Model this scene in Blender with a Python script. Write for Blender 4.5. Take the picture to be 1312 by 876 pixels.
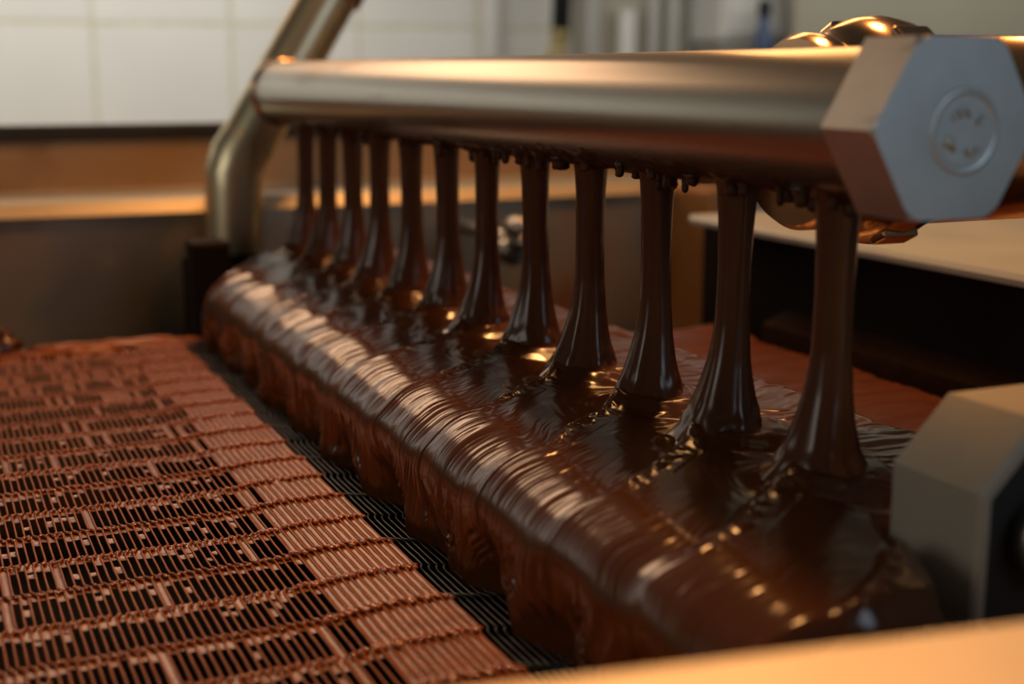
import bpy, bmesh, math, random
import numpy as np
from mathutils import Vector, Matrix

scene = bpy.context.scene
for o in list(bpy.data.objects):
    bpy.data.objects.remove(o, do_unlink=True)
PI = math.pi
rng = random.Random(7)

# ------------------------------------------------------------------ camera
# world: +Y runs along the pouring tube away from the camera, +X to the right, lens at the origin
YAW, PITCH = math.radians(23.8), math.radians(11.2)
cam_d = bpy.data.cameras.new('camera')
cam = bpy.data.objects.new('camera', cam_d)
scene.collection.objects.link(cam)
cam.location = (0, 0, 0)
cam.rotation_euler = (PI/2 - PITCH, 0, -YAW)
cam_d.sensor_width = 36.0
cam_d.lens = 36.0*1749/1312
cam_d.clip_start = 0.01
cam_d.dof.use_dof = True
cam_d.dof.focus_distance = 0.70
cam_d.dof.aperture_fstop = 5.0
scene.camera = cam

# ------------------------------------------------------------------ light
world = bpy.data.worlds.new('world')
scene.world = world
world.use_nodes = True
bg = world.node_tree.nodes['Background']
bg.inputs[0].default_value = (0.9, 0.85, 0.75, 1)
bg.inputs[1].default_value = 0.045

def area(name, loc, target, sx, sy, power, col):
    d = bpy.data.lights.new(name, 'AREA')
    d.shape = 'RECTANGLE'; d.size = sx; d.size_y = sy
    d.energy = power; d.color = col
    o = bpy.data.objects.new(name, d)
    scene.collection.objects.link(o)
    o.location = loc
    o.rotation_euler = (Vector(target)-Vector(loc)).to_track_quat('-Z', 'Y').to_euler()
    return o
# added unseen fill strip that brightens the tiled wall
area('wall_wash_fill', (-0.20, 2.12, 0.32), (-0.20, 2.75, -0.12), 2.3, 0.10, 8.0, (1.0, 0.97, 0.90))
# added panel above the frame, placed to be mirrored in the chocolate lip
area('lip_fill_panel', (0.33, 2.66, 0.80), (0.25, 0.6, -0.15), 0.9, 0.40, 5.5, (1.0, 0.60, 0.34))
# second unseen fill, added to lift the partition and right-hand background
area('right_wall_fill', (2.0, 1.95, 0.42), (2.0, 2.6, -0.05), 1.3, 0.10, 2.6, (1.0, 0.95, 0.84))
# faint fill added on the left for the curtain and block face
area('left_fill', (-1.8, 0.3, 0.5), (0.3, 0.6, -0.2), 1.0, 0.8, 5.0, (1.0, 0.92, 0.80))
# daylight from a window behind the camera
area('window_light', (1.1, -1.8, 0.7), (0.45, 0.6, -0.1), 1.2, 0.9, 6.5, (0.66, 0.84, 1.0))
# warm lamp over the machine, beyond the tube on the right
area('warm_lamp', (0.63, 1.02, 0.92), (0.30, 0.75, -0.18), 0.16, 0.22, 12, (1.0, 0.45, 0.14))
# small warm work lamp just behind the tube, above the right-hand flat
area('work_lamp', (0.58, 0.87, 0.20), (0.44, 0.64, -0.17), 0.14, 0.08, 0.30, (1.0, 0.48, 0.16))

scene.view_settings.view_transform = 'Standard'
scene.view_settings.look = 'None'
scene.view_settings.exposure = 0.0
scene.view_settings.gamma = 1.0
scene.view_settings.use_curve_mapping = False

# ------------------------------------------------------------------ helpers
COL = scene.collection
def link(name, me, parent=None, mat=None, smooth=False):
    o = bpy.data.objects.new(name, me)
    COL.objects.link(o)
    if parent is not None:
        o.parent = parent
    if mat is not None and not me.materials:
        me.materials.append(mat)
    if smooth:
        me.polygons.foreach_set('use_smooth', np.ones(len(me.polygons), dtype=bool))
    return o
def tag(o, label, cat=None, group=None, kind=None):
    if label: o['label'] = label
    if cat: o['category'] = cat
    if group: o['group'] = group
    if kind: o['kind'] = kind
    return o
def thing(name, label, cat, loc=(0, 0, 0), group=None):
    o = bpy.data.objects.new(name, None)
    COL.objects.link(o)
    o.location = loc
    o.empty_display_size = 0.02
    return tag(o, label, cat, group)
def mesh_np(name, V, F, sharp=None):
    me = bpy.data.meshes.new(name)
    V = np.asarray(V, dtype=np.float32).reshape(-1, 3)
    F = np.asarray(F, dtype=np.int32)
    n, k = F.shape
    me.vertices.add(len(V)); me.vertices.foreach_set('co', V.ravel())
    me.loops.add(n*k); me.loops.foreach_set('vertex_index', F.ravel())
    me.polygons.add(n)
    me.polygons.foreach_set('loop_start', np.arange(0, n*k, k, dtype=np.int32))
    me.update(calc_edges=True)
    me.validate()
    return me
def grid_faces(nr, nc, wrap=False):
    i = np.arange(nr-1)[:, None]; j = np.arange(nc if wrap else nc-1)[None, :]
    j2 = (j+1) % nc
    a = i*nc+j; b = i*nc+j2; c = (i+1)*nc+j2; d = (i+1)*nc+j
    return np.stack([a, b, c, d], -1).reshape(-1, 4)
def bm_mesh(bm, name='mesh'):
    bmesh.ops.recalc_face_normals(bm, faces=bm.faces)
    me = bpy.data.meshes.new(name); bm.to_mesh(me); bm.free(); return me
def box_mesh(x0, x1, y0, y1, z0, z1, bev=0.0, seg=2):
    bm = bmesh.new()
    bmesh.ops.create_cube(bm, size=1.0)
    for v in bm.verts:
        v.co = Vector(((x0+x1)/2+v.co.x*(x1-x0), (y0+y1)/2+v.co.y*(y1-y0), (z0+z1)/2+v.co.z*(z1-z0)))
    if bev > 0:
        bmesh.ops.bevel(bm, geom=bm.edges[:], offset=bev, segments=seg, affect='EDGES', profile=0.5)
    return bm_mesh(bm)
def prism_mesh(pts, axis, a0, a1, bev=0.0):
    """polygon pts in the plane across `axis`, extruded a0..a1 (axis 'y': pts are x,z; axis 'x': pts are y,z)"""
    bm = bmesh.new()
    def P(p, a):
        return (p[0], a, p[1]) if axis == 'y' else (a, p[0], p[1])
    A = [bm.verts.new(P(p, a0)) for p in pts]; B = [bm.verts.new(P(p, a1)) for p in pts]
    n = len(pts)
    bm.faces.new(A); bm.faces.new(B[::-1])
    for i in range(n):
        bm.faces.new((A[i], B[i], B[(i+1) % n], A[(i+1) % n]))
    bmesh.ops.recalc_face_normals(bm, faces=bm.faces)
    if bev > 0:
        bmesh.ops.bevel(bm, geom=bm.edges[:], offset=bev, segments=2, affect='EDGES', profile=0.5)
    return bm_mesh(bm)
def lathe_mesh(prof, seg=48, axis='z', close=True):
    """prof: list of (radius, height)"""
    prof = np.array(prof, float); n = len(prof)
    t = np.linspace(0, 2*PI, seg, endpoint=False)
    R = prof[:, 0:1]; Hh = np.repeat(prof[:, 1:2], seg, 1)
    a = R*np.cos(t); b = R*np.sin(t)
    if axis == 'z': V = np.stack([a, b, Hh], -1)
    elif axis == 'y': V = np.stack([b, Hh, a], -1)
    else: V = np.stack([Hh, a, b], -1)
    me = mesh_np('lathe', V, grid_faces(n, seg, True))
    bm = bmesh.new(); bm.from_mesh(me)
    bmesh.ops.remove_doubles(bm, verts=bm.verts, dist=1e-6)
    bmesh.ops.holes_fill(bm, edges=[e for e in bm.edges if e.is_boundary], sides=0)
    bmesh.ops.recalc_face_normals(bm, faces=bm.faces)
    bm.to_mesh(me); bm.free()
    return me
def tube_mesh(pts, rad, seg=32):
    """sweep a circle along a polyline (list of 3-vectors)"""
    pts = [Vector(p) for p in pts]; n = len(pts)
    rads = rad if isinstance(rad, (list, tuple)) else [rad]*n
    T = []
    for i in range(n):
        a = pts[max(i-1, 0)]; b = pts[min(i+1, n-1)]
        T.append((b-a).normalized())
    up = Vector((0, 1, 0)) if abs(T[0].y) < 0.9 else Vector((0, 0, 1))
    nrm = (up-T[0]*up.dot(T[0])).normalized()
    V = []
    for i in range(n):
        nrm = (nrm-T[i]*nrm.dot(T[i])).normalized()
        bn = T[i].cross(nrm)
        r = rads[i]
        for k in range(seg):
            t = 2*PI*k/seg
            V.append(pts[i]+nrm*(r*math.cos(t))+bn*(r*math.sin(t)))
    me = mesh_np('tube', [tuple(v) for v in V], grid_faces(n, seg, True))
    bm = bmesh.new(); bm.from_mesh(me)
    bmesh.ops.holes_fill(bm, edges=[e for e in bm.edges if e.is_boundary], sides=0)
    bmesh.ops.recalc_face_normals(bm, faces=bm.faces)
    bm.to_mesh(me); bm.free()
    return me
def auto_smooth(o, ang=35):
    me = o.data
    me.polygons.foreach_set('use_smooth', np.ones(len(me.polygons), dtype=bool))
    bm = bmesh.new(); bm.from_mesh(me)
    for e in bm.edges:
        if len(e.link_faces) == 2 and e.calc_face_angle(0) > math.radians(ang):
            e.smooth = False
    bm.to_mesh(me); bm.free()
    return o
# lattice value noise
def _hash(i, j, seed):
    h = (i.astype(np.int64)*374761393 + j.astype(np.int64)*668265263 + seed*1442695041) & 0x7fffffff
    h = ((h ^ (h >> 13))*1274126177) & 0x7fffffff
    h = h ^ (h >> 16)
    return (h & 0xffff)/32767.5-1.0
def vnoise(x, y, seed=0):
    x, y = np.broadcast_arrays(np.asarray(x, float), np.asarray(y, float))
    i = np.floor(x); j = np.floor(y)
    fx = x-i; fy = y-j
    fx = fx*fx*fx*(fx*(fx*6-15)+10); fy = fy*fy*fy*(fy*(fy*6-15)+10)
    a = _hash(i, j, seed); b = _hash(i+1, j, seed); c = _hash(i, j+1, seed); d = _hash(i+1, j+1, seed)
    return (a*(1-fx)+b*fx)*(1-fy)+(c*(1-fx)+d*fx)*fy
def sstep(a, b, x):
    t = np.clip((x-a)/(b-a), 0, 1); return t*t*(3-2*t)

# ------------------------------------------------------------------ materials
def base_mat(name):
    m = bpy.data.materials.new(name); m.use_nodes = True
    nt = m.node_tree; b = nt.nodes['Principled BSDF']
    return m, nt, b
def noise_node(nt, scale, detail=4, stretch=(1, 1, 1)):
    tc = nt.nodes.new('ShaderNodeTexCoord'); mp = nt.nodes.new('ShaderNodeMapping')
    mp.inputs['Scale'].default_value = stretch
    n = nt.nodes.new('ShaderNodeTexNoise')
    n.inputs['Scale'].default_value = scale; n.inputs['Detail'].default_value = detail
    nt.links.new(tc.outputs['Object'], mp.inputs['Vector']); nt.links.new(mp.outputs['Vector'], n.inputs['Vector'])
    return n
def ramp_node(nt, src, stops):
    r = nt.nodes.new('ShaderNodeValToRGB')
    while len(r.color_ramp.elements) < len(stops):
        r.color_ramp.elements.new(0.5)
    for e, (p, c) in zip(r.color_ramp.elements, stops):
        e.position = p; e.color = (*c, 1)
    nt.links.new(src, r.inputs[0])
    return r
def simple(name, col, rough=0.5, metal=0.0, vary=0.12, scale=30, stretch=(1, 1, 1), bump=0.0, spec=None, coat=0.0):
    m, nt, b = base_mat(name)
    n = noise_node(nt, scale, 4, stretch)
    lo = tuple(c*(1-vary) for c in col); hi = tuple(min(1, c*(1+vary)) for c in col)
    r = ramp_node(nt, n.outputs['Fac'], [(0.3, lo), (0.7, hi)])
    nt.links.new(r.outputs[0], b.inputs['Base Color'])
    b.inputs['Roughness'].default_value = rough
    b.inputs['Metallic'].default_value = metal
    if spec is not None: b.inputs['Specular IOR Level'].default_value = spec
    if coat: b.inputs['Coat Weight'].default_value = coat; b.inputs['Coat Roughness'].default_value = 0.08
    if bump > 0:
        bp = nt.nodes.new('ShaderNodeBump'); bp.inputs['Strength'].default_value = bump; bp.inputs['Distance'].default_value = 0.001
        nt.links.new(n.outputs['Fac'], bp.inputs['Height']); nt.links.new(bp.outputs[0], b.inputs['Normal'])
    return m
def stained(name, col, stain, rough, metal, lo=0.5, hi=0.7, scale=12, stretch=(1, 1, 1), srough=0.5):
    """bare metal with patches of dried chocolate"""
    m, nt, b = base_mat(name)
    n = noise_node(nt, scale, 5, stretch)
    f = ramp_node(nt, n.outputs['Fac'], [(lo, (0, 0, 0)), (hi, (1, 1, 1))])
    mx = nt.nodes.new('ShaderNodeMix'); mx.data_type = 'RGBA'
    nt.links.new(f.outputs[0], mx.inputs[0])
    mx.inputs[6].default_value = (*col, 1); mx.inputs[7].default_value = (*stain, 1)
    nt.links.new(mx.outputs[2], b.inputs['Base Color'])
    mr = nt.nodes.new('ShaderNodeMapRange'); mr.inputs[3].default_value = rough; mr.inputs[4].default_value = srough
    nt.links.new(f.outputs[0], mr.inputs[0]); nt.links.new(mr.outputs[0], b.inputs['Roughness'])
    mm = nt.nodes.new('ShaderNodeMapRange'); mm.inputs[3].default_value = metal; mm.inputs[4].default_value = 0.0
    nt.links.new(f.outputs[0], mm.inputs[0]); nt.links.new(mm.outputs[0], b.inputs['Metallic'])
    return m
CHOC = (0.085, 0.0255, 0.0058)
M_pool = simple('melted_chocolate', CHOC, 0.17, vary=0.10, scale=25, spec=0.6)
M_stream = simple('flowing_chocolate', CHOC, 0.24, vary=0.10, scale=40, stretch=(1, 1, 0.1))
M_film = simple('chocolate_film', (0.24, 0.066, 0.012), 0.24, vary=0.2, scale=60, spec=0.32)
M_coat = simple('chocolate_coating', (0.28, 0.076, 0.013), 0.38, vary=0.2, scale=80, spec=0.25)
M_sheet = simple('thin_chocolate_sheet', (0.085, 0.022, 0.007), 0.30, vary=0.25, scale=14, stretch=(0.4, 3, 1))
M_bead = simple('wet_chocolate_bead', (0.30, 0.070, 0.016), 0.08, vary=0.2, scale=80, spec=1.0)
M_crust = simple('chocolate_crust', (0.045, 0.016, 0.007), 0.35, vary=0.3, scale=90, bump=0.5)
M_tube = stained('brushed_steel_tube', (0.40, 0.37, 0.32), (0.26, 0.20, 0.15), 0.28, 1.0, 0.55, 0.8, 16, (1, 0.3, 1), 0.42)
M_hex = simple('matt_steel_nut', (0.66, 0.69, 0.70), 0.45, 1.0, vary=0.08, scale=40)
M_steel = simple('stainless_steel', (0.50, 0.47, 0.42), 0.30, 1.0, vary=0.10, scale=20, stretch=(1, 1, 0.2))
M_pipe = simple('polished_pipe_steel', (0.72, 0.63, 0.42), 0.36, 1.0, vary=0.12, scale=14)
M_tinted_steel = simple('lamp_tinted_steel', (0.62, 0.40, 0.24), 0.18, 1.0, vary=0.12, scale=30)  # orange lamp reflections on stainless steel put into the base colour
M_housing = stained('stained_housing_steel', (0.42, 0.36, 0.28), (0.16, 0.07, 0.03), 0.42, 1.0, 0.48, 0.75, 5, (1, 1, 1), 0.5)
M_brownpanel = stained('chocolate_smeared_steel', (0.45, 0.26, 0.12), (0.10, 0.04, 0.015), 0.45, 0.6, 0.52, 0.7, 6, (1, 1, 1), 0.5)
M_ledge = simple('pale_steel_ledge', (0.52, 0.56, 0.58), 0.40, 0.4, vary=0.10, scale=12)
M_rubber = simple('black_rubber', (0.012, 0.012, 0.013), 0.6, vary=0.2, scale=30)
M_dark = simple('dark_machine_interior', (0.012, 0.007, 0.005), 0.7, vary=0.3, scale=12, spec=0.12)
M_wire = simple('bare_belt_wire', (0.11, 0.107, 0.105), 0.32, 1.0, vary=0.2, scale=90)
M_rail = simple('tan_steel_rail', (0.80, 0.71, 0.57), 0.55, 0.6, vary=0.06, scale=14)
M_tile = simple('glazed_tile', (0.72, 0.72, 0.68), 0.25, vary=0.03, scale=6)
M_grout = simple('grout', (0.60, 0.57, 0.44), 0.85, vary=0.10, scale=50)
M_white = simple('white_plastic', (0.80, 0.80, 0.77), 0.4, vary=0.03, scale=8)
M_grey = simple('grey_cabinet', (0.42, 0.41, 0.37), 0.5, vary=0.05, scale=4)
M_beige = simple('grey_beige_paint', (0.46, 0.43, 0.34), 0.5, vary=0.05, scale=4)
M_blue = simple('blue_plastic', (0.05, 0.09, 0.20), 0.4, vary=0.1, scale=20)
M_yellow = simple('ochre_plastic', (0.35, 0.29, 0.13), 0.5, vary=0.1, scale=20)
M_floor = simple('floor_concrete', (0.25, 0.24, 0.22), 0.6, vary=0.1, scale=5)

# ------------------------------------------------------------------ the room: tiled wall and floor
WY = 2.75
wall = link('wall_back', box_mesh(-2.4, 4.2, WY+0.002, WY+0.10, -1.2, 1.9), None, M_grout)
tag(wall, 'white tiled wall behind the machine', 'wall', kind='structure')
TW, TX0, TZ0 = 0.264, 0.343, 0.0905
tile_me = box_mesh(-TW/2+0.0035, TW/2-0.0035, WY, WY+0.016, -TW/2+0.0035, TW/2-0.0035, 0.002, 2)
tile_me.materials.append(M_tile)
for i in range(-6, 14):
    for k in range(-4, 6):
        t = link('tile', tile_me, wall)
        t.location = (TX0+(i+0.5)*TW, 0, TZ0+(k+0.5)*TW)
floor = link('floor', box_mesh(-2.4, 4.2, -2.5, WY+0.1, -1.25, -1.2), None, M_floor)
tag(floor, 'grey concrete floor under the machine', 'floor', kind='structure')

# ------------------------------------------------------------------ things standing in front of the tiled wall
def post(name, label, x, r, z0, z1, y=2.70, mat=M_white, cat='pipe', group=None):
    me = lathe_mesh([(r, z0), (r, z1-r*0.6), (r*0.85, z1-r*0.15), (r*0.4, z1), (0, z1)], 20)
    t = thing(name, label, cat, (x, y, 0), group)
    b = link('pipe_body', me, t, mat, True)
    for zc in (z0+0.12, (z0+z1)/2):
        c = link('pipe_clip', lathe_mesh([(r*1.02, zc-0.012), (r*1.25, zc-0.010), (r*1.25, zc+0.010), (r*1.02, zc+0.012)], 20), t, mat, True)
    return t
G = 'white pipes standing against the tiled wall'
post('wall_pipe', 'white vertical pipe, leftmost of the white pipes on the tiled wall', 1.157, 0.020, -0.5, 1.6, 2.725, group=G)
post('wall_pipe', 'white vertical pipe just right of the dark brush handle', 1.385, 0.022, -0.5, 1.6, 2.72, group=G)
post('wall_pipe', 'short white capped pipe, lowest topped of the white wall pipes', 1.47, 0.021, -0.5, 0.135, 2.71, group=G)
post('wall_pipe', 'white pipe just right of the short capped one', 1.542, 0.013, -0.5, 1.6, 2.72, group=G)
post('wall_pipe', 'white pipe beside the white cabinet, rightmost of the wall pipes', 1.592, 0.014, -0.5, 1.6, 2.72, group=G)
# grey backing board behind the pipes
bb = link('backing_board', box_mesh(1.36, 1.632, 2.735, 2.748, -0.6, 1.5, 0.002), None, M_beige)
tag(bb, 'grey beige board on the tiled wall behind the white pipes', 'board')
# brush leaning on the wall
br = thing('brush', 'brush with dark handle and ochre ferrule against the tiled wall', 'brush', (1.285, 2.66, 0))
link('handle', tube_mesh([(0.03, 0, 0.9), (0.012, 0, 0.4), (0.0, 0, 0.085)], [0.017, 0.019, 0.020], 16), br, M_rubber, True)
link('ferrule', tube_mesh([(0.0, 0, 0.086), (-0.001, 0, 0.070)], 0.0225, 16), br, M_yellow, True)
link('bristles', tube_mesh([(-0.001, 0, 0.070), (-0.008, 0, 0.03), (-0.030, 0, -0.05)], [0.018, 0.022, 0.034], 16), br, M_yellow, True)
# white cabinet with a blue bottle in front
cb = thing('white_cabinet', 'white cabinet against the wall behind the blue bottle', 'cabinet', (1.79, 2.66, 0))
link('cabinet_body', box_mesh(-0.145, 0.15, -0.06, 0.085, 0.065, 0.7, 0.008), cb, M_white)
link('door', box_mesh(-0.135, 0.14, -0.072, -0.058, 0.08, 0.69, 0.004), cb, M_white)
link('handle', box_mesh(0.10, 0.115, -0.092, -0.070, 0.30, 0.42, 0.004), cb, M_steel)
link('stand', box_mesh(-0.14, 0.145, -0.05, 0.08, -1.2, 0.060, 0.004), cb, M_grey)
bt = thing('spray_bottle', 'small blue bottle in front of the white cabinet', 'bottle', (1.70, 2.52, 0))
link('bottle_body', lathe_mesh([(0, -0.02), (0.018, -0.02), (0.022, -0.01), (0.022, 0.06), (0.018, 0.085), (0.011, 0.10), (0.011, 0.115), (0, 0.115)], 20), bt, M_blue, True)
link('cap', lathe_mesh([(0, 0.150), (0.012, 0.150), (0.014, 0.142), (0.014, 0.116), (0, 0.116)], 20), bt, M_rubber, True)
sh = thing('wall_shelf', 'narrow steel shelf carrying the blue bottle', 'shelf', (1.70, 2.55, 0))
link('shelf_board', box_mesh(-0.1, 0.2, -0.08, 0.044, -0.032, -0.021, 0.002), sh, M_grey)
for sx in (-0.08, 0.18):
    link('bracket', box_mesh(sx-0.006, sx+0.006, -0.06, 0.044, -0.075, -0.032, 0.002), sh, M_grey)
# grey partition panel on the right
cc = thing('partition_panel', 'grey beige partition panel at upper right behind the tube', 'panel', (1.854, 2.5, -1.2))
link('panel_sheet', box_mesh(-0.082, 2.0, 0.0, 0.02, 0.0, 2.3, 0.003), cc, M_beige)
link('panel_frame', box_mesh(-0.090, -0.070, -0.004, 0.024, 0.0, 2.3, 0.003), cc, M_beige)

# ------------------------------------------------------------------ the machine housing
FY = 1.45
hs = thing('machine_housing', 'brown stained steel housing of the coating machine behind the belt', 'machine', (0.2, FY, -0.5))
def hpart(name, me, mat):
    o = link(name, me, hs, mat); o.matrix_parent_inverse = Matrix.Translation((-0.2, -FY, 0.5)); return o
hpart('end_panel', box_mesh(-0.9, 0.874, FY, FY+0.012, -0.60, -0.146), M_housing)
# folded shelf with a sloping front lip
M_lip = simple('warm_lit_lip', (0.58, 0.47, 0.33), 0.42, 0.3, vary=0.08, scale=14)  # warm lamp light on the steel lip put into its tan colour
hpart('end_ledge', prism_mesh([(FY+0.005, -0.132), (FY+0.007, -0.130), (1.60, -0.130), (1.60, -0.138), (FY+0.012, -0.138)], 'x', -0.9, 0.874), M_ledge)
hpart('ledge_lip', prism_mesh([(FY-0.006, -0.144), (FY+0.004, -0.132), (FY+0.012, -0.138), (FY+0.006, -0.146)], 'x', -0.9, 0.874), M_lip)
hpart('upper_panel', box_mesh(-0.9, 1.20, 1.60, 1.612, -0.16, -0.076), M_brownpanel)
hpart('rubber_rim', box_mesh(-0.9, 1.20, 1.594, 1.618, -0.076, -0.058, 0.003), M_rubber)
hpart('corner_post', box_mesh(0.85, 0.90, 1.36, 1.47, -0.60, -0.135, 0.004), M_brownpanel)
# right-hand shelf beside the trough, and what is under it
RX = 0.66
hpart('side_ledge', prism_mesh([(RX, -0.134), (RX+0.002, -0.130), (1.30, -0.130), (1.30, -0.138), (RX, -0.138)], 'y', 0.42, 1.09), M_ledge)
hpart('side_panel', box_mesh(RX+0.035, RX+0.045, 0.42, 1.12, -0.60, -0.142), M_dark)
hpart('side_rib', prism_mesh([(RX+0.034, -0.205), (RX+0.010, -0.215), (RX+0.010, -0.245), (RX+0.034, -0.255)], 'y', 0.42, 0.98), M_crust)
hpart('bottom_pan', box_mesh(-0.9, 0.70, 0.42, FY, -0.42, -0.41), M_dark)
# small collars of the shaft at the far end
cl = thing('roller_shaft', 'small bright shaft end with collars at the far end behind the streams', 'shaft', (0.572, 1.30, -0.172))
link('shaft', lathe_mesh([(0, -0.07), (0.008, -0.07), (0.008, 0.15), (0, 0.15)], 24, 'y'), cl, M_steel, True)
for dz, rr, yy in ((0.014, 0.010, -0.02), (-0.012, 0.013, 0.0)):
    c = link('collar', lathe_mesh([(0.004, -0.014), (rr, -0.014), (rr+0.002, -0.011), (rr+0.002, 0.011), (rr, 0.014), (0.004, 0.014)], 24, 'y'), cl, M_steel, True)
    c.location = (0, yy, dz)

# near side rail of the housing, right under the lens
rl = thing('front_rail', 'tan lit steel rail across the lower right foreground', 'rail', (0.113, 0.254, -0.13))
rl.rotation_euler = (0, 0, math.atan2(0.236-0.254, 0.240-0.113))
link('rail_top', prism_mesh([(0.0, -0.004), (-0.003, 0.0), (-0.10, 0.0), (-0.10, -0.012), (0.0, -0.012)], 'x', -0.25, 0.40), rl, M_rail)
link('rail_wall', box_mesh(-0.25, 0.40, -0.10, -0.088, -0.45, -0.012), rl, M_rail)

# ------------------------------------------------------------------ pouring tube with its hexagonal end nut
TXC, TZC, TR = 0.348, -0.0203, 0.030
HY0, HY1 = 0.391, 0.419
tb = thing('pouring_tube', 'long steel pouring tube with hexagonal end nut above the streams', 'tube', (TXC, 0.9, TZC))
def tpart(name, me, mat, parent=tb, smooth=False):
    o = link(name, me, parent, mat, smooth); return o
y0 = HY1-0.9; y1 = 1.352-0.9
o = tpart('tube_body', lathe_mesh([(TR-0.003, y0)]+[(TR, y) for y in np.linspace(y0, y1, 40)]+[(TR-0.003, y1)], 96, 'y'), M_tube); auto_smooth(o)
o = tpart('weld_ring', lathe_mesh([(TR*0.9, y1-0.004)]+[(TR+0.0005+0.0032*math.sin(a), y1-0.004*math.cos(a)) for a in np.linspace(0, PI, 9)]+[(TR*0.9, y1+0.004)], 64, 'y'), M_tinted_steel); auto_smooth(o, 60)
# hexagonal nut: flats top and bottom, chamfered front face
def hex_nut(af, y_front, y_back, rc):
    seg = 144
    th = np.linspace(0, 2*PI, seg, endpoint=False)
    ap = af/2
    ang = (th+PI/2+PI/6) % (PI/3)-PI/6   # flats face +-z
    hexr = ap/np.cos(ang)
    rings = []
    for f in np.linspace(0.02, 1, 8): rings.append((np.minimum(rc*f, hexr), np.full(seg, y_front)))
    for f in np.linspace(0.25, 1, 4):
        r = rc+(np.maximum(hexr, rc)-rc)*f
        rings.append((np.minimum(r, hexr), y_front+np.maximum(r-rc, 0)*0.60+0.0007*f))
    rings.append((hexr, np.full(seg, y_front+0.010)))
    rings.append((hexr, np.full(seg, y_back)))
    rings.append((hexr*0.6, np.full(seg, y_back)))
    V = np.concatenate([np.stack([r*np.cos(th), y, r*np.sin(th)], -1) for r, y in rings])
    me = mesh_np('hex', V, grid_faces(len(rings), seg, True))
    bm = bmesh.new(); bm.from_mesh(me)
    bmesh.ops.holes_fill(bm, edges=[e for e in bm.edges if e.is_boundary], sides=0)
    bmesh.ops.recalc_face_normals(bm, faces=bm.faces); bm.to_mesh(me); bm.free()
    return me
nut = tpart('hexagonal_nut', hex_nut(0.0655, HY0-0.9, HY1+0.002-0.9, 0.0358), M_hex); auto_smooth(nut, 22)
nut['label'] = 'grey hexagonal end nut with a round stamped mark'
# stamped disc: a raised ring with worn raised strokes inside
disc = tpart('stamped_ring', lathe_mesh([(0.0128, 0.0004), (0.0136, -0.0004), (0.0146, -0.0007), (0.0156, -0.0004), (0.0164, 0.0004)], 64, 'y'), M_hex, nut, True)
disc.location = (0.0035, HY0-0.9, -0.0010)
disc2 = tpart('stamped_disc', lathe_mesh([(0, -0.0001), (0.0120, -0.0001), (0.0128, 0.0004)], 48, 'y'), M_hex, nut); auto_smooth(disc2, 10)
disc2.location = (0.0035, HY0-0.9, -0.0010)
# worn strokes as they show: three along the top of the disc, two blobs along the bottom
strokes = [((-0.0050, 0.0035), (-0.0035, 0.0062), 0.0007), ((-0.0020, 0.0040), (-0.0018, 0.0070), 0.0006), ((0.0, 0.0068), (0.0015, 0.0040), 0.0006),
           ((0.0042, 0.0020), (0.0062, 0.0046), 0.0008), ((-0.0062, -0.0010), (-0.0064, -0.0046), 0.0010), ((-0.0044, -0.0022), (-0.0040, -0.0058), 0.0009),
           ((0.0005, -0.0050), (0.0032, -0.0072), 0.0008), ((0.0036, -0.0046), (0.0058, -0.0056), 0.0007)]
for a, b, r in strokes:
    pts = [(a[0]+(b[0]-a[0])*t, -0.0004, a[1]+(b[1]-a[1])*t) for t in (0, 0.15, 0.5, 0.85, 1)]
    s = tpart('stamped_stroke', tube_mesh(pts, [r*0.4, r, r*1.1, r, r*0.4], 10), M_hex, nut, True)
    s.location = disc.location; s.scale = (1.25, 1.6, 1.25)
# dark crust of chocolate along the underside, with a ragged edge
nb, na = 900, 40
yy = np.linspace(y0+0.004, y1-0.02, nb)[:, None]; u = np.linspace(-1, 1, na)[None, :]
half = np.radians(44)+np.radians(9)*vnoise(yy*25, 0, 3)+np.radians(5)*vnoise(yy*90, 0, 4)
ang = -PI/2+u*half
thick = 0.0010+0.0012*np.clip(vnoise(yy*140, ang*4, 5), -0.5, 1)+0.0014*np.clip(vnoise(yy*60, ang*3, 6), 0, 1)
edge = np.sqrt(np.clip(1-u**2, 0, 1))
r = TR-0.0006+(thick+0.0004)*edge
V = np.stack([r*np.cos(ang), np.broadcast_to(yy, r.shape), r*np.sin(ang)], -1)
tpart('chocolate_crust', mesh_np('crust', V, grid_faces(nb, na)), M_crust, smooth=True)
STREAMS = [1.274-0.0742*k for k in range(12)]
drip_me = []
for k in range(5):
    h = [0.004, 0.006, 0.008, 0.005, 0.007][k]; r0 = [0.0022, 0.0020, 0.0018, 0.0028, 0.0024][k]
    drip_me.append(lathe_mesh([(r0*1.5, 0.002), (r0*1.1, 0.0), (r0*0.9, -h*0.4), (r0, -h*0.7), (r0*0.75, -h*0.9), (r0*0.35, -h), (0, -h*1.02)], 12))
    drip_me[-1].materials.append(M_crust)
    drip_me[-1].polygons.foreach_set('use_smooth', np.ones(len(drip_me[-1].polygons), dtype=bool))
for k in range(84):
    yd = rng.uniform(0.43, 1.15) if k < 50 else STREAMS[k % 11+1]+rng.choice((-1, 1))*rng.uniform(0.006, 0.016)
    an = math.radians(rng.uniform(-118, -78))
    d = tpart('chocolate_drip', drip_me[k % 5], None)
    d.location = ((TR+0.001)*math.cos(an), yd-0.9, (TR+0.0005)*math.sin(an))
    s = rng.uniform(0.7, 1.25); d.scale = (s*rng.uniform(0.8, 1.5), s*rng.uniform(0.8, 1.6), s)

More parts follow.
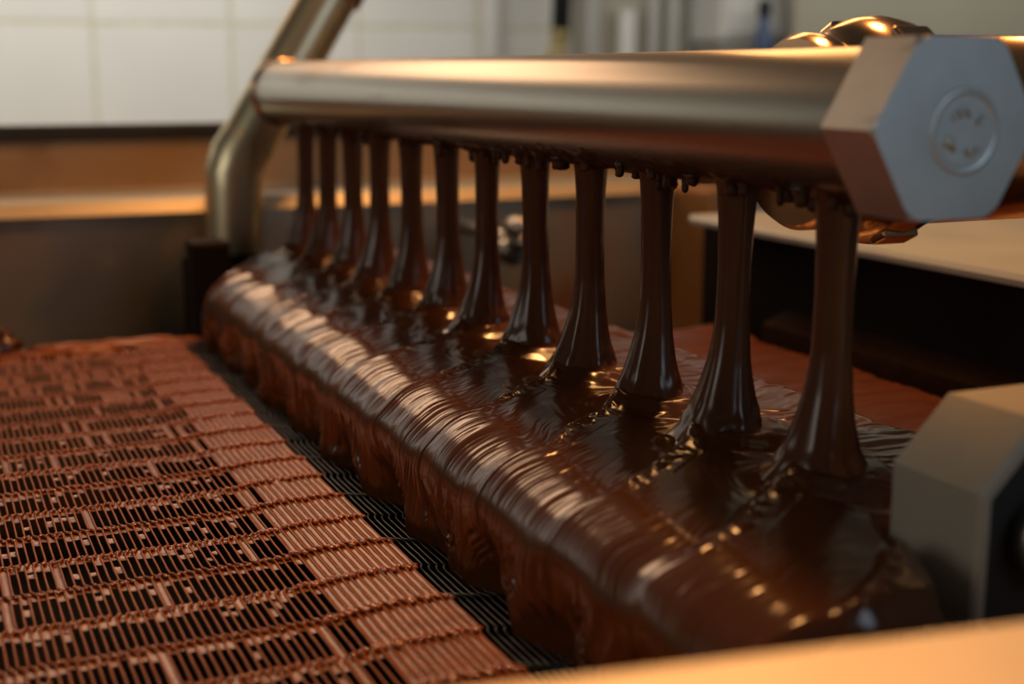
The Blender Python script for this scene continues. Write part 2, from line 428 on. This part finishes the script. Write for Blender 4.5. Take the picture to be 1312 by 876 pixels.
# ------------------------------------------------------------------ feed pipe with elbow at the far end
PY = 1.378
fp = thing('feed_pipe', 'polished steel feed pipe bending up behind the far tube end', 'pipe', (0.299, PY, -0.26))
def fpp(p): return (p[0]-0.299, 0, p[1]+0.26)
e = Vector((0.3016, -0.095)); top = Vector((0.403, 0.071)); dirn = (top-e).normalized()
elbow = [(0.2985, -0.26), (0.2988, -0.20), (0.3008, -0.118), (0.3018, -0.100), (e.x+dirn.x*0.012, e.y+dirn.y*0.012+0.002), (e.x+dirn.x*0.030, e.y+dirn.y*0.030)]
o = link('elbow', tube_mesh([fpp(p) for p in elbow], [0.0290]*6, 48), fp, M_pipe); auto_smooth(o, 25)
s0 = e+dirn*0.030
o = link('riser', tube_mesh([fpp(s0), fpp(e+dirn*0.12), fpp(e+dirn*0.205)], 0.0283, 48), fp, M_pipe); auto_smooth(o)
o = link('weld_bead', tube_mesh([fpp(s0-dirn*0.002), fpp(s0), fpp(s0+dirn*0.002)], [0.0284, 0.0297, 0.0284], 48), fp, M_pipe, True)
o = link('collar', tube_mesh([fpp(e+dirn*t) for t in (0.200, 0.202, 0.216, 0.218)], [0.0285, 0.0325, 0.0325, 0.0285], 48), fp, M_tinted_steel); auto_smooth(o)
o = link('upper_pipe', tube_mesh([fpp(e+dirn*t) for t in (0.218, 0.35, 0.5)], 0.0270, 48), fp, M_pipe); auto_smooth(o)

# ------------------------------------------------------------------ inlet pipe and round union nut behind the near end of the tube
ip = thing('inlet_pipe', 'rounded orange-tinted union nut and pipe behind the near tube end', 'pipe', (0.40, 0.535, -0.028))
o = link('union_nut', lathe_mesh([(0.030, 0.0), (0.040, 0.0), (0.048, 0.004), (0.0525, 0.012), (0.0540, 0.022), (0.0525, 0.032), (0.048, 0.042), (0.046, 0.050), (0.040, 0.052)], 64, 'x'), ip, M_tinted_steel); auto_smooth(o, 50)
o = link('clamp_ring', lathe_mesh([(0.036, -0.022), (0.043, -0.022), (0.0455, -0.018), (0.0455, -0.010), (0.043, -0.006), (0.036, -0.004)], 64, 'x'), ip, M_tinted_steel); auto_smooth(o, 50)
o = link('neck', lathe_mesh([(0.030, -0.020), (0.038, -0.018), (0.038, 0.004)], 64, 'x'), ip, M_tinted_steel, True)
o = link('pipe_body', lathe_mesh([(0.0455, 0.050), (0.0455, 0.5)], 64, 'x'), ip, M_tinted_steel, True)
for k in range(6):
    a = 2*PI*k/6+0.6
    g = link('grip_lug', box_mesh(0.012, 0.032, -0.006, 0.006, 0.050, 0.0553, 0.0015), ip, M_tinted_steel)
    g.rotation_euler = (a, 0, 0)

# ------------------------------------------------------------------ chocolate pool on the trough, with its curtain
XC = TXC; PZ = -0.170
def pool_profile():
    P = []
    # lower right skirt up to the right edge
    for t in np.linspace(0, 1, 14): P.append((0.444-0.002*t, -0.205+0.026*t))
    for a in np.linspace(0, PI/2, 14)[1:]: P.append((0.428+0.014*math.cos(a), -0.179+0.009*math.sin(a)))
    for x in np.linspace(0.428, 0.262, 220)[1:]: P.append((x, PZ))
    for a in np.linspace(0, PI/2, 56)[1:]: P.append((0.262-0.038*math.sin(a), PZ-0.028+0.028*math.cos(a)))
    for z in np.linspace(PZ-0.028, -0.240, 64)[1:]: P.append((0.224+0.004*sstep(PZ-0.028, -0.24, z), z))
    return np.array(P, float)
P = pool_profile(); ns = len(P)
dP = np.gradient(P, axis=0); L = np.linalg.norm(dP, axis=1, keepdims=True); dP /= L
NRM = np.stack([-dP[:, 1], dP[:, 0]], -1)*-1.0     # outward (up on top, left on the curtain)
NRM *= np.where((NRM[:, 1:2] < 0) & (np.abs(dP[:, 0:1]) > 0.5), -1, 1)
arc = np.concatenate([[0], np.cumsum(np.linalg.norm(np.diff(P, axis=0), axis=1))])
NY = 1500
w = np.linspace(0, 1, NY)
Ybase = 0.404+(0.35*w+0.65*w**1.8)*1.0              # 0..1 -> finer near the lens
Ybase = (Ybase-0.404)                                 # 0..1
yfar = 1.185+0.125*sstep(0.225, 0.335, P[:, 0])      # the far end runs back further beside the streams
ynear = 0.330+0.074*sstep(0.300, 0.338, P[:, 0])
Yg = ynear[None, :]+Ybase[:, None]*(yfar-ynear)[None, :]
Xg = np.broadcast_to(P[:, 0], Yg.shape); Zg = np.broadcast_to(P[:, 1], Yg.shape); Sg = np.broadcast_to(arc, Yg.shape)
dlip = arc-arc[np.argmin(np.abs(P[:, 0]-XC)+10*(P[:, 1] < PZ-1e-6))]     # arc distance from the row of streams, positive towards the lip
Dg = np.broadcast_to(dlip, Yg.shape)
top_m = sstep(-0.178, -0.1705, Zg)                    # 1 on the flat, 0 on curtain and skirt
Hh = np.zeros_like(Yg)
PITCH_S = 0.0742
skew = 0.80*np.clip(Dg, 0, 0.088)
# cell coordinate drifting towards the lens as the chocolate creeps to the lip
yc = Yg+skew
kf = (1.274-yc)/PITCH_S
C0 = 0.014
kq = kf+C0/PITCH_S+0.05*vnoise(Dg*60, np.floor(kf)*3.1, 19)
kc = np.floor(kq); q = kq-kc                          # q: 0 on a crest, growing towards the lens until the next crest
dyc = (0.5-q)*PITCH_S
g = 0.55+0.45*sstep(0.0, 0.09, Dg)
psi = dyc/g-0.10*np.clip(Dg-0.05, 0, 0.06)*np.cos(PI*q)
lipside = sstep(0.052, 0.100, Dg)
cseed = kc*17.3
# tongues: every stream feeds one that slopes towards the lens and ends in the crest of the next
saw = np.where(q < 0.84, np.clip(1-q/0.84, 0, 1)**1.15, sstep(0.84, 1.0, q))
A = 0.0068*sstep(-0.045, 0.0, Dg)*(1-sstep(0.03, 0.15, Dg))
Hh += A*(saw-0.35)
def streak(freq, seed, along):
    return vnoise(psi*freq+cseed, Sg*along+cseed*0.37, seed)
st = 0.55*streak(110, 11, 7)-0.75*(1-np.abs(streak(190, 12, 9)))**4-0.45*(1-np.abs(streak(420, 13, 15)))**4+0.12*streak(800, 15, 24)
nearf = 0.35+0.65*sstep(0.40, 0.58, Yg)
amp = 0.00062*nearf*lipside*(1-0.35*(1-top_m))
Hh += amp*st
# broad folds at the lip
Hh += nearf*lipside*0.0012*vnoise(psi*45+cseed, Sg*6, 14)
# mounds where the streams land
Rk = np.full_like(Yg, 9.0); nz0 = vnoise(Xg*70, Yg*70, 20)
for k, yk in enumerate(STREAMS):
    rr = np.hypot((Xg-XC)*0.9, Yg-yk); Rk = np.minimum(Rk, rr)
Hh += top_m*0.0058*(1-sstep(0.017, 0.036, Rk+0.003*nz0))
# coils: rings around each landing point, broken by noise
nz = vnoise(Xg*60, Yg*60, 21); nz2 = vnoise(Xg*180, Yg*140, 22)
ring = np.sin(2*PI*(Rk/0.0075+0.9*nz))
Hh += top_m*0.00022*ring*sstep(0.014, 0.022, Rk)*(1-sstep(0.030, 0.060, Rk))*(0.35+0.65*np.clip(nz2+0.5, 0, 1))
# crinkled trail from each landing point towards the lip
qd = np.where(q > 0.5, q-1, q)*PITCH_S
trail = np.exp(-((qd-0.002)/0.0042)**2)*sstep(0.016, 0.026, Dg)*(1-sstep(0.075, 0.098, Dg))
crk = np.sin(2*PI*(Dg/0.0115+0.8*vnoise(Dg*70, Yg*40, 31)+0.8*qd/0.012))
Hh += trail*(0.0002+0.0010*crk*(0.35+0.9*np.clip(vnoise(Dg*120+9*kc, kc*5.1, 34)+0.3, 0, 1))+0.0006*vnoise(Xg*260, Yg*260, 32))
# long faint ripples on the dark flat between the trails
Hh += top_m*sstep(0.02, 0.05, Dg)*(1-sstep(0.06, 0.09, Dg))*0.00010*vnoise(Xg*50+Yg*20, Yg*170-Xg*40, 33)
# right-hand flat: swirling drag lines
rs = sstep(0.010, 0.035, -Dg)
wob = 0.012*vnoise(Xg*30, Yg*14, 41)+0.004*vnoise(Xg*90, Yg*60, 42)
Hh += rs*top_m*(0.00055*vnoise(Xg*35, (Yg+wob)*230, 43)+0.0008*vnoise(Xg*14, (Yg+wob*1.5)*80, 44))
# curtain: hanging drapes that swing in and out, scalloped hem
cur = sstep(PZ-0.018, -0.236, Zg)
dr = 0.75*np.cos(2*PI*(dyc/PITCH_S+0.15))+0.7*vnoise(Yg*38, Zg*10, 51)+0.35*vnoise(Yg*110+4*cur, Zg*16, 52)
Hh += cur*0.0062*(dr-0.35)
Hh += sstep(0, 0.3, cur)*0.0009*vnoise(Yg*330+5*vnoise(Yg*40, Zg*30, 53), Zg*25, 54)
hem = np.exp(-((Zg+0.228)/0.010)**2)
Hh += hem*0.0025*np.clip(vnoise(Yg*55, Zg*60, 55)+0.2, 0, 1)
# hooked swirls low on the drapes
sw = np.hypot(dyc*1.0-0.006, (Zg+0.212)*1.1)
Hh += cur*(1-sstep(0.010, 0.022, sw))*0.0008*np.sin(2*PI*sw/0.0055)
# round the two ends down
endf = 1-sstep(0.0, 0.012, Yg-ynear[None, :])
endb = 1-sstep(0.0, 0.030, yfar[None, :]-Yg)
V = np.stack([Xg+NRM[None, :, 0]*Hh, Yg, Zg+NRM[None, :, 1]*Hh-0.010*endf**2-0.016*endb**2], -1)
V[:, :, 0] += 0.010*(endb**2)*(1-top_m)
pool_me = mesh_np('pool', V.reshape(-1, 3), grid_faces(NY, ns)[:, ::-1])
pool = link('chocolate_pool', pool_me, None, M_pool, True)
tag(pool, 'glossy brown pool of melted chocolate spilling over the trough edge as a curtain', 'chocolate', kind='stuff')
# the steel trough under it
tr = thing('chocolate_trough', 'steel trough hidden under the chocolate, dark end plates showing', 'trough', (0.33, 0.8, -0.24))
def trp(name, me, mat):
    o = link(name, me, tr, mat); o.matrix_parent_inverse = Matrix.Translation((-0.33, -0.8, 0.24)); return o
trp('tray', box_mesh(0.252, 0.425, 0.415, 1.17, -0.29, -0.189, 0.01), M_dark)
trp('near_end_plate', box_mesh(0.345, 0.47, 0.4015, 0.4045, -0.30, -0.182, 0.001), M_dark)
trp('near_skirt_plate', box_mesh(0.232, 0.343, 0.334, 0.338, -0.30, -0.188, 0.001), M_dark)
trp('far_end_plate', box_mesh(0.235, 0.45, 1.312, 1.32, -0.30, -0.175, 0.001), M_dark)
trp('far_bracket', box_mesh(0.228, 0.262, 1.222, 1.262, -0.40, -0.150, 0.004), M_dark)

# ------------------------------------------------------------------ the twelve falling streams
ORD = ['nearest to the hexagonal nut', 'second from the hexagonal nut', 'third from the hexagonal nut', 'fourth from the hexagonal nut', 'fifth from the hexagonal nut', 'sixth from the hexagonal nut',
       'sixth from the bent feed pipe', 'fifth from the bent feed pipe', 'fourth from the bent feed pipe', 'third from the bent feed pipe', 'second from the bent feed pipe', 'closest to the bent feed pipe']
ZT, ZB = -0.0475, -0.1690
t = np.linspace(0, 1, 90)
rt_ = np.interp(t, [0, 0.04, 0.15, 0.35, 0.55, 0.70, 0.80, 0.88, 0.94, 0.98, 1.0], [0.0105, 0.0094, 0.0084, 0.0078, 0.0082, 0.0099, 0.0121, 0.0145, 0.0170, 0.0198, 0.0235])
ker = np.hanning(9); ker /= ker.sum()
rt_ = np.convolve(np.pad(rt_, 4, mode='edge'), ker, 'valid')
for k in range(12):
    yk = STREAMS[11-k]
    seg = 56
    th = np.linspace(0, 2*PI, seg, endpoint=False)[None, :]
    tt = t[:, None]; R = rt_[:, None]*(0.97+0.06*rng.random())
    flare = sstep(0.55, 0.95, tt)
    cth = np.cos(th)*3; sth = np.sin(th)*3
    groove = vnoise(cth*0.8+11*k, sth*0.8+tt*1.5, 61+k)*0.05+vnoise(cth*1.6+7*k, sth*1.6+tt*1.2, 91+k)*0.055*(0.3+flare)
    R = R*(1+groove)+0.0005*flare*np.sin(2*PI*(tt*9+0.6*vnoise(cth+3*k, sth, 5)))*sstep(0.8, 0.95, tt)
    lean = rng.uniform(-0.002, 0.002)
    cxs = lean*tt-0.0030*flare*tt; cys = rng.uniform(-0.0015, 0.0015)*tt
    ex = 1+0.10*flare
    V = np.stack([cxs+R*np.cos(th)*ex, cys+R*np.sin(th), np.broadcast_to(ZT+(ZB-ZT)*tt+0.170, R.shape)], -1)
    me = mesh_np('stream', V.reshape(-1, 3), grid_faces(90, seg, True)[:, ::-1])
    s = link('chocolate_stream', me, None, M_stream, True)
    s.location = (XC, yk, -0.170)
    tag(s, 'thin falling stream of melted chocolate, '+ORD[k], 'chocolate', 'chocolate streams falling from the tube')

# ------------------------------------------------------------------ lower chocolate-covered belt to the right of the trough
nx, ny = 90, 500
X2 = np.linspace(0.4475, 0.610, nx)[None, :]; Y2 = np.linspace(0.42, 0.94, ny)[:, None]
Z2 = -0.204+0.0016*vnoise(X2*20, Y2*70, 71)+0.0009*vnoise(X2*30, Y2*190, 72)-0.02*sstep(0.590, 0.610, X2)**2
V = np.stack([np.broadcast_to(X2, Z2.shape), np.broadcast_to(Y2, Z2.shape), Z2], -1)
lb = link('lower_chocolate_sheet', mesh_np('sheet', V.reshape(-1, 3), grid_faces(ny, nx)), None, M_sheet, True)
tag(lb, 'lower sheet of chocolate right of the pool, beneath the pale ledge', 'chocolate', kind='stuff')
lp = thing('lower_tray', 'dark tray carrying the lower chocolate sheet right of the trough', 'tray', (0.53, 0.68, -0.264))
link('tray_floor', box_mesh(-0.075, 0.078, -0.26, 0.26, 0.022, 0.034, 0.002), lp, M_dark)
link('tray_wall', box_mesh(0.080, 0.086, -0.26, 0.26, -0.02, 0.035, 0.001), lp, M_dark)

# ------------------------------------------------------------------ wire conveyor belt
BP, BZ, CELL = 0.00395, -0.236, 0.0413
BX0, NSTR = -0.030-44*0.00395, 111
BY0, NC = 0.30, 22
belt = thing('conveyor_belt', 'woven wire conveyor belt coated in chocolate, left of the trough', 'conveyor belt', (0, 0, BZ))
def hump(x):
    return 0.0030*sstep(0.140, 0.178, x)-0.0035*sstep(0.200, 0.228, x)
QJ = 0.62*BP
def strand_path(seed, thick):
    pts = []; rad = []
    r0 = random.Random(seed)
    for c in range(NC):
        off = 0.0 if c % 2 == 0 else QJ
        ya = BY0+c*CELL; yb = ya+CELL
        nxt = QJ-off
        for f in (0.12, 0.3, 0.5, 0.7, 0.86):
            pts.append((off+r0.uniform(-1, 1)*0.00010, ya+(yb-ya)*f, r0.uniform(-1, 1)*0.00010)); rad.append(thick*(1+0.10*r0.uniform(-1, 1)))
        # z-shaped joint to the neighbouring strand
        d = 0.0022
        pts += [(off, yb-d*1.3, 0.0003), (off+(nxt-off)*0.25, yb-d*0.55, 0.0006), (off+(nxt-off)*0.75, yb+d*0.55, 0.0006), (nxt, yb+d*1.3, 0.0003)]
        rad += [thick*1.05, thick*1.35, thick*1.35, thick*1.05]
    return pts, rad
var_c = []; var_b = []
for v in range(4):
    p, r = strand_path(v, 0.00060); me = tube_mesh(p, r, 7); me.materials.append(M_coat); var_c.append(me)
    p, r = strand_path(v+10, 0.00050); me = tube_mesh(p, r, 7); me.materials.append(M_wire); var_b.append(me)
for me in var_c+var_b:
    me.polygons.foreach_set('use_smooth', np.ones(len(me.polygons), dtype=bool))
for i in range(NSTR):
    x = BX0+i*BP
    coated = x < 0.2105
    s = link('wire_strand', (var_c if coated else var_b)[i % 4], belt)
    s.location = (x, 0, float(hump(x)))
    if not coated: s['label'] = 'bare grey wire strand at the belt edge'
# droplets of chocolate sitting on the joints
bead = bmesh.new(); bmesh.ops.create_icosphere(bead, subdivisions=2, radius=1.0)
bead_co = np.array([v.co[:] for v in bead.verts]); bead_f = np.array([[v.index for v in f.verts] for f in bead.faces]); bead.free()
BV = []; BF = []; nb_ = 0
for i in range(NSTR):
    x = BX0+i*BP
    if x > 0.2105 or x < -0.05: continue
    for c in range(NC):
        yb = BY0+(c+1)*CELL
        for q in range(2):
            px = x+rng.uniform(0, BP); py = yb+rng.uniform(-0.0028, 0.0016)
            if x > 0.15:
                sc = np.array([rng.uniform(0.0014, 0.0019), rng.uniform(0.0018, 0.0026), rng.uniform(0.0010, 0.0013)]); zo = 0.0006
            else:
                rr = rng.uniform(0.0006, 0.0010); sc = np.array([rr*1.3, rr*1.5, rr*0.8]); zo = 0.0007
            BV.append(bead_co*sc+np.array([px, py, float(hump(px))+zo])); BF.append(bead_f+nb_); nb_ += len(bead_co)
bo = link('joint_beads', mesh_np('beads', np.concatenate(BV), np.concatenate(BF)), belt, M_bead, True)
bo['kind'] = 'stuff'
# webs of chocolate between the strands
FV = []; FF = []; nf = 0
def web(x0, y0, y1, z, dip, seed, xo):
    global nf
    m, n = 9, 4
    yy = np.linspace(y0, y1, m)[:, None]; uu = np.linspace(0, 1, n+1)[None, :]
    xx = x0+xo+uu*BP
    end = np.minimum(1, np.minimum(np.abs(yy-y0), np.abs(y1-yy))/0.0022)
    zz = z-dip*(1-(2*uu-1)**2)*(0.5+0.5*end)+0.00018*vnoise(xx*900, yy*260, seed)
    FV.append(np.stack([np.broadcast_to(xx, zz.shape), np.broadcast_to(yy, zz.shape), zz], -1).reshape(-1, 3))
    FF.append(grid_faces(m, n+1)+nf); nf += m*(n+1)
for i in range(NSTR-1):
    x = BX0+i*BP
    xm = x+BP/2
    if xm > 0.2085: continue
    for c in range(NC):
        off = 0.0 if c % 2 == 0 else QJ
        ya = BY0+c*CELL; yb = ya+CELL
        z = float(hump(xm))-0.00005
        edge = 0.163+0.006*float(vnoise(ya*30, 0, 5))
        far = float(sstep(0.80, 1.15, np.array(ya)))
        if xm > edge:
            web(x, ya, yb, z+0.0002, 0.00075, c+3, off); continue
        lo, hi = rng.uniform(0.0015, 0.004), rng.uniform(0.005, 0.0125)
        q = rng.random()
        near_edge = float(sstep(edge-0.03, edge, xm))
        if q < 0.03+0.22*near_edge*rng.random()+0.5*far:
            web(x, ya, yb, z, 0.0005, c+3, off)
        else:
            web(x, ya, ya+lo, z, 0.0003, c, off)
            web(x, yb-hi, yb, z, 0.0003, c, off)
            if q < 0.22:
                a = rng.uniform(0.35, 0.6)*CELL; web(x, ya+a, ya+a+rng.uniform(0.004, 0.010), z-0.0003, 0.0004, c, off)
fo = link('chocolate_webs', mesh_np('webs', np.concatenate(FV), np.concatenate(FF)), belt, M_film, True)
fo['kind'] = 'stuff'
fo['label'] = 'brown chocolate caught between the belt wires'
# rollers that carry the belt
for x in (-0.19, 0.0, 0.19):
    o = link('support_roller', lathe_mesh([(0, BY0), (0.012, BY0), (0.012, 1.2), (0, 1.2)], 24, 'y'), belt, M_dark, True)
    o.location = (x, 0, -0.016+float(hump(x)))
# lumps of chocolate at the far end of the belt
def lump(label, loc, sc, seed, m):
    bm = bmesh.new(); bmesh.ops.create_uvsphere(bm, u_segments=64, v_segments=24, radius=1.0)
    for v in bm.verts:
        n = float(vnoise(v.co.x*6+3, v.co.y*3+v.co.z*2, seed))*0.22+float(vnoise(v.co.x*14, v.co.y*6, seed+1))*0.10
        v.co = v.co*(1+n); v.co.x *= sc[0]; v.co.y *= sc[1]; v.co.z *= sc[2]
    o = link('chocolate_lump', bm_mesh(bm), None, m, True)
    o.location = loc
    return tag(o, label, 'chocolate')
lump('low lumpy ridge of chocolate along the far end of the belt', (0.150, 1.213, BZ-0.002), (0.080, 0.016, 0.0075), 8, M_coat)
lump('dark mound of chocolate at the far left corner of the belt', (0.035, 1.235, BZ+0.002), (0.040, 0.020, 0.022), 12, M_pool)

# ------------------------------------------------------------------ bearing block at the near end of the trough
bk = thing('bearing_block', 'grey chamfered steel bearing block at lower right beside the pool', 'block', (0.385, 0.353, -0.171))
c = 0.0245; hw = 0.050
octo = [(-hw, -hw+c), (-hw+c, -hw), (hw-c, -hw), (hw, -hw+c), (hw, hw-c), (hw-c, hw), (-hw+c, hw), (-hw, hw-c)]
def ring_block():
    bm = bmesh.new()
    def loop(s, y): return [bm.verts.new((p[0]*s, y, p[1]*s)) for p in octo]
    loops = [loop(0.55, 0.0465), loop(1.0, 0.0465), loop(1.0, 0.0015), loop(0.965, 0.0), loop(0.90, 0.0), loop(0.885, 0.0018), loop(0.885, 0.010), loop(0.2, 0.010)]
    for a, b in zip(loops, loops[1:]):
        for i in range(8): bm.faces.new((a[i], a[(i+1) % 8], b[(i+1) % 8], b[i]))
    bm.faces.new(loops[0]); bm.faces.new(loops[-1])
    return bm_mesh(bm)
M_block = simple('matt_grey_steel', (0.42, 0.39, 0.32), 0.5, 0.35, vary=0.08, scale=25)
link('block_body', ring_block(), bk, M_block)
link('dark_insert', prism_mesh([(p[0]*0.88, p[1]*0.88) for p in octo], 'y', 0.0045, 0.0098, 0.0005), bk, M_rubber)
o = link('cap_bolt', lathe_mesh([(0.0165, 0.0046), (0.0165, -0.003), (0.0155, -0.007), (0.012, -0.0105), (0.006, -0.0125), (0, -0.013)], 48, 'y'), bk, M_steel, True)
o.location = (-0.016, 0, 0.005)
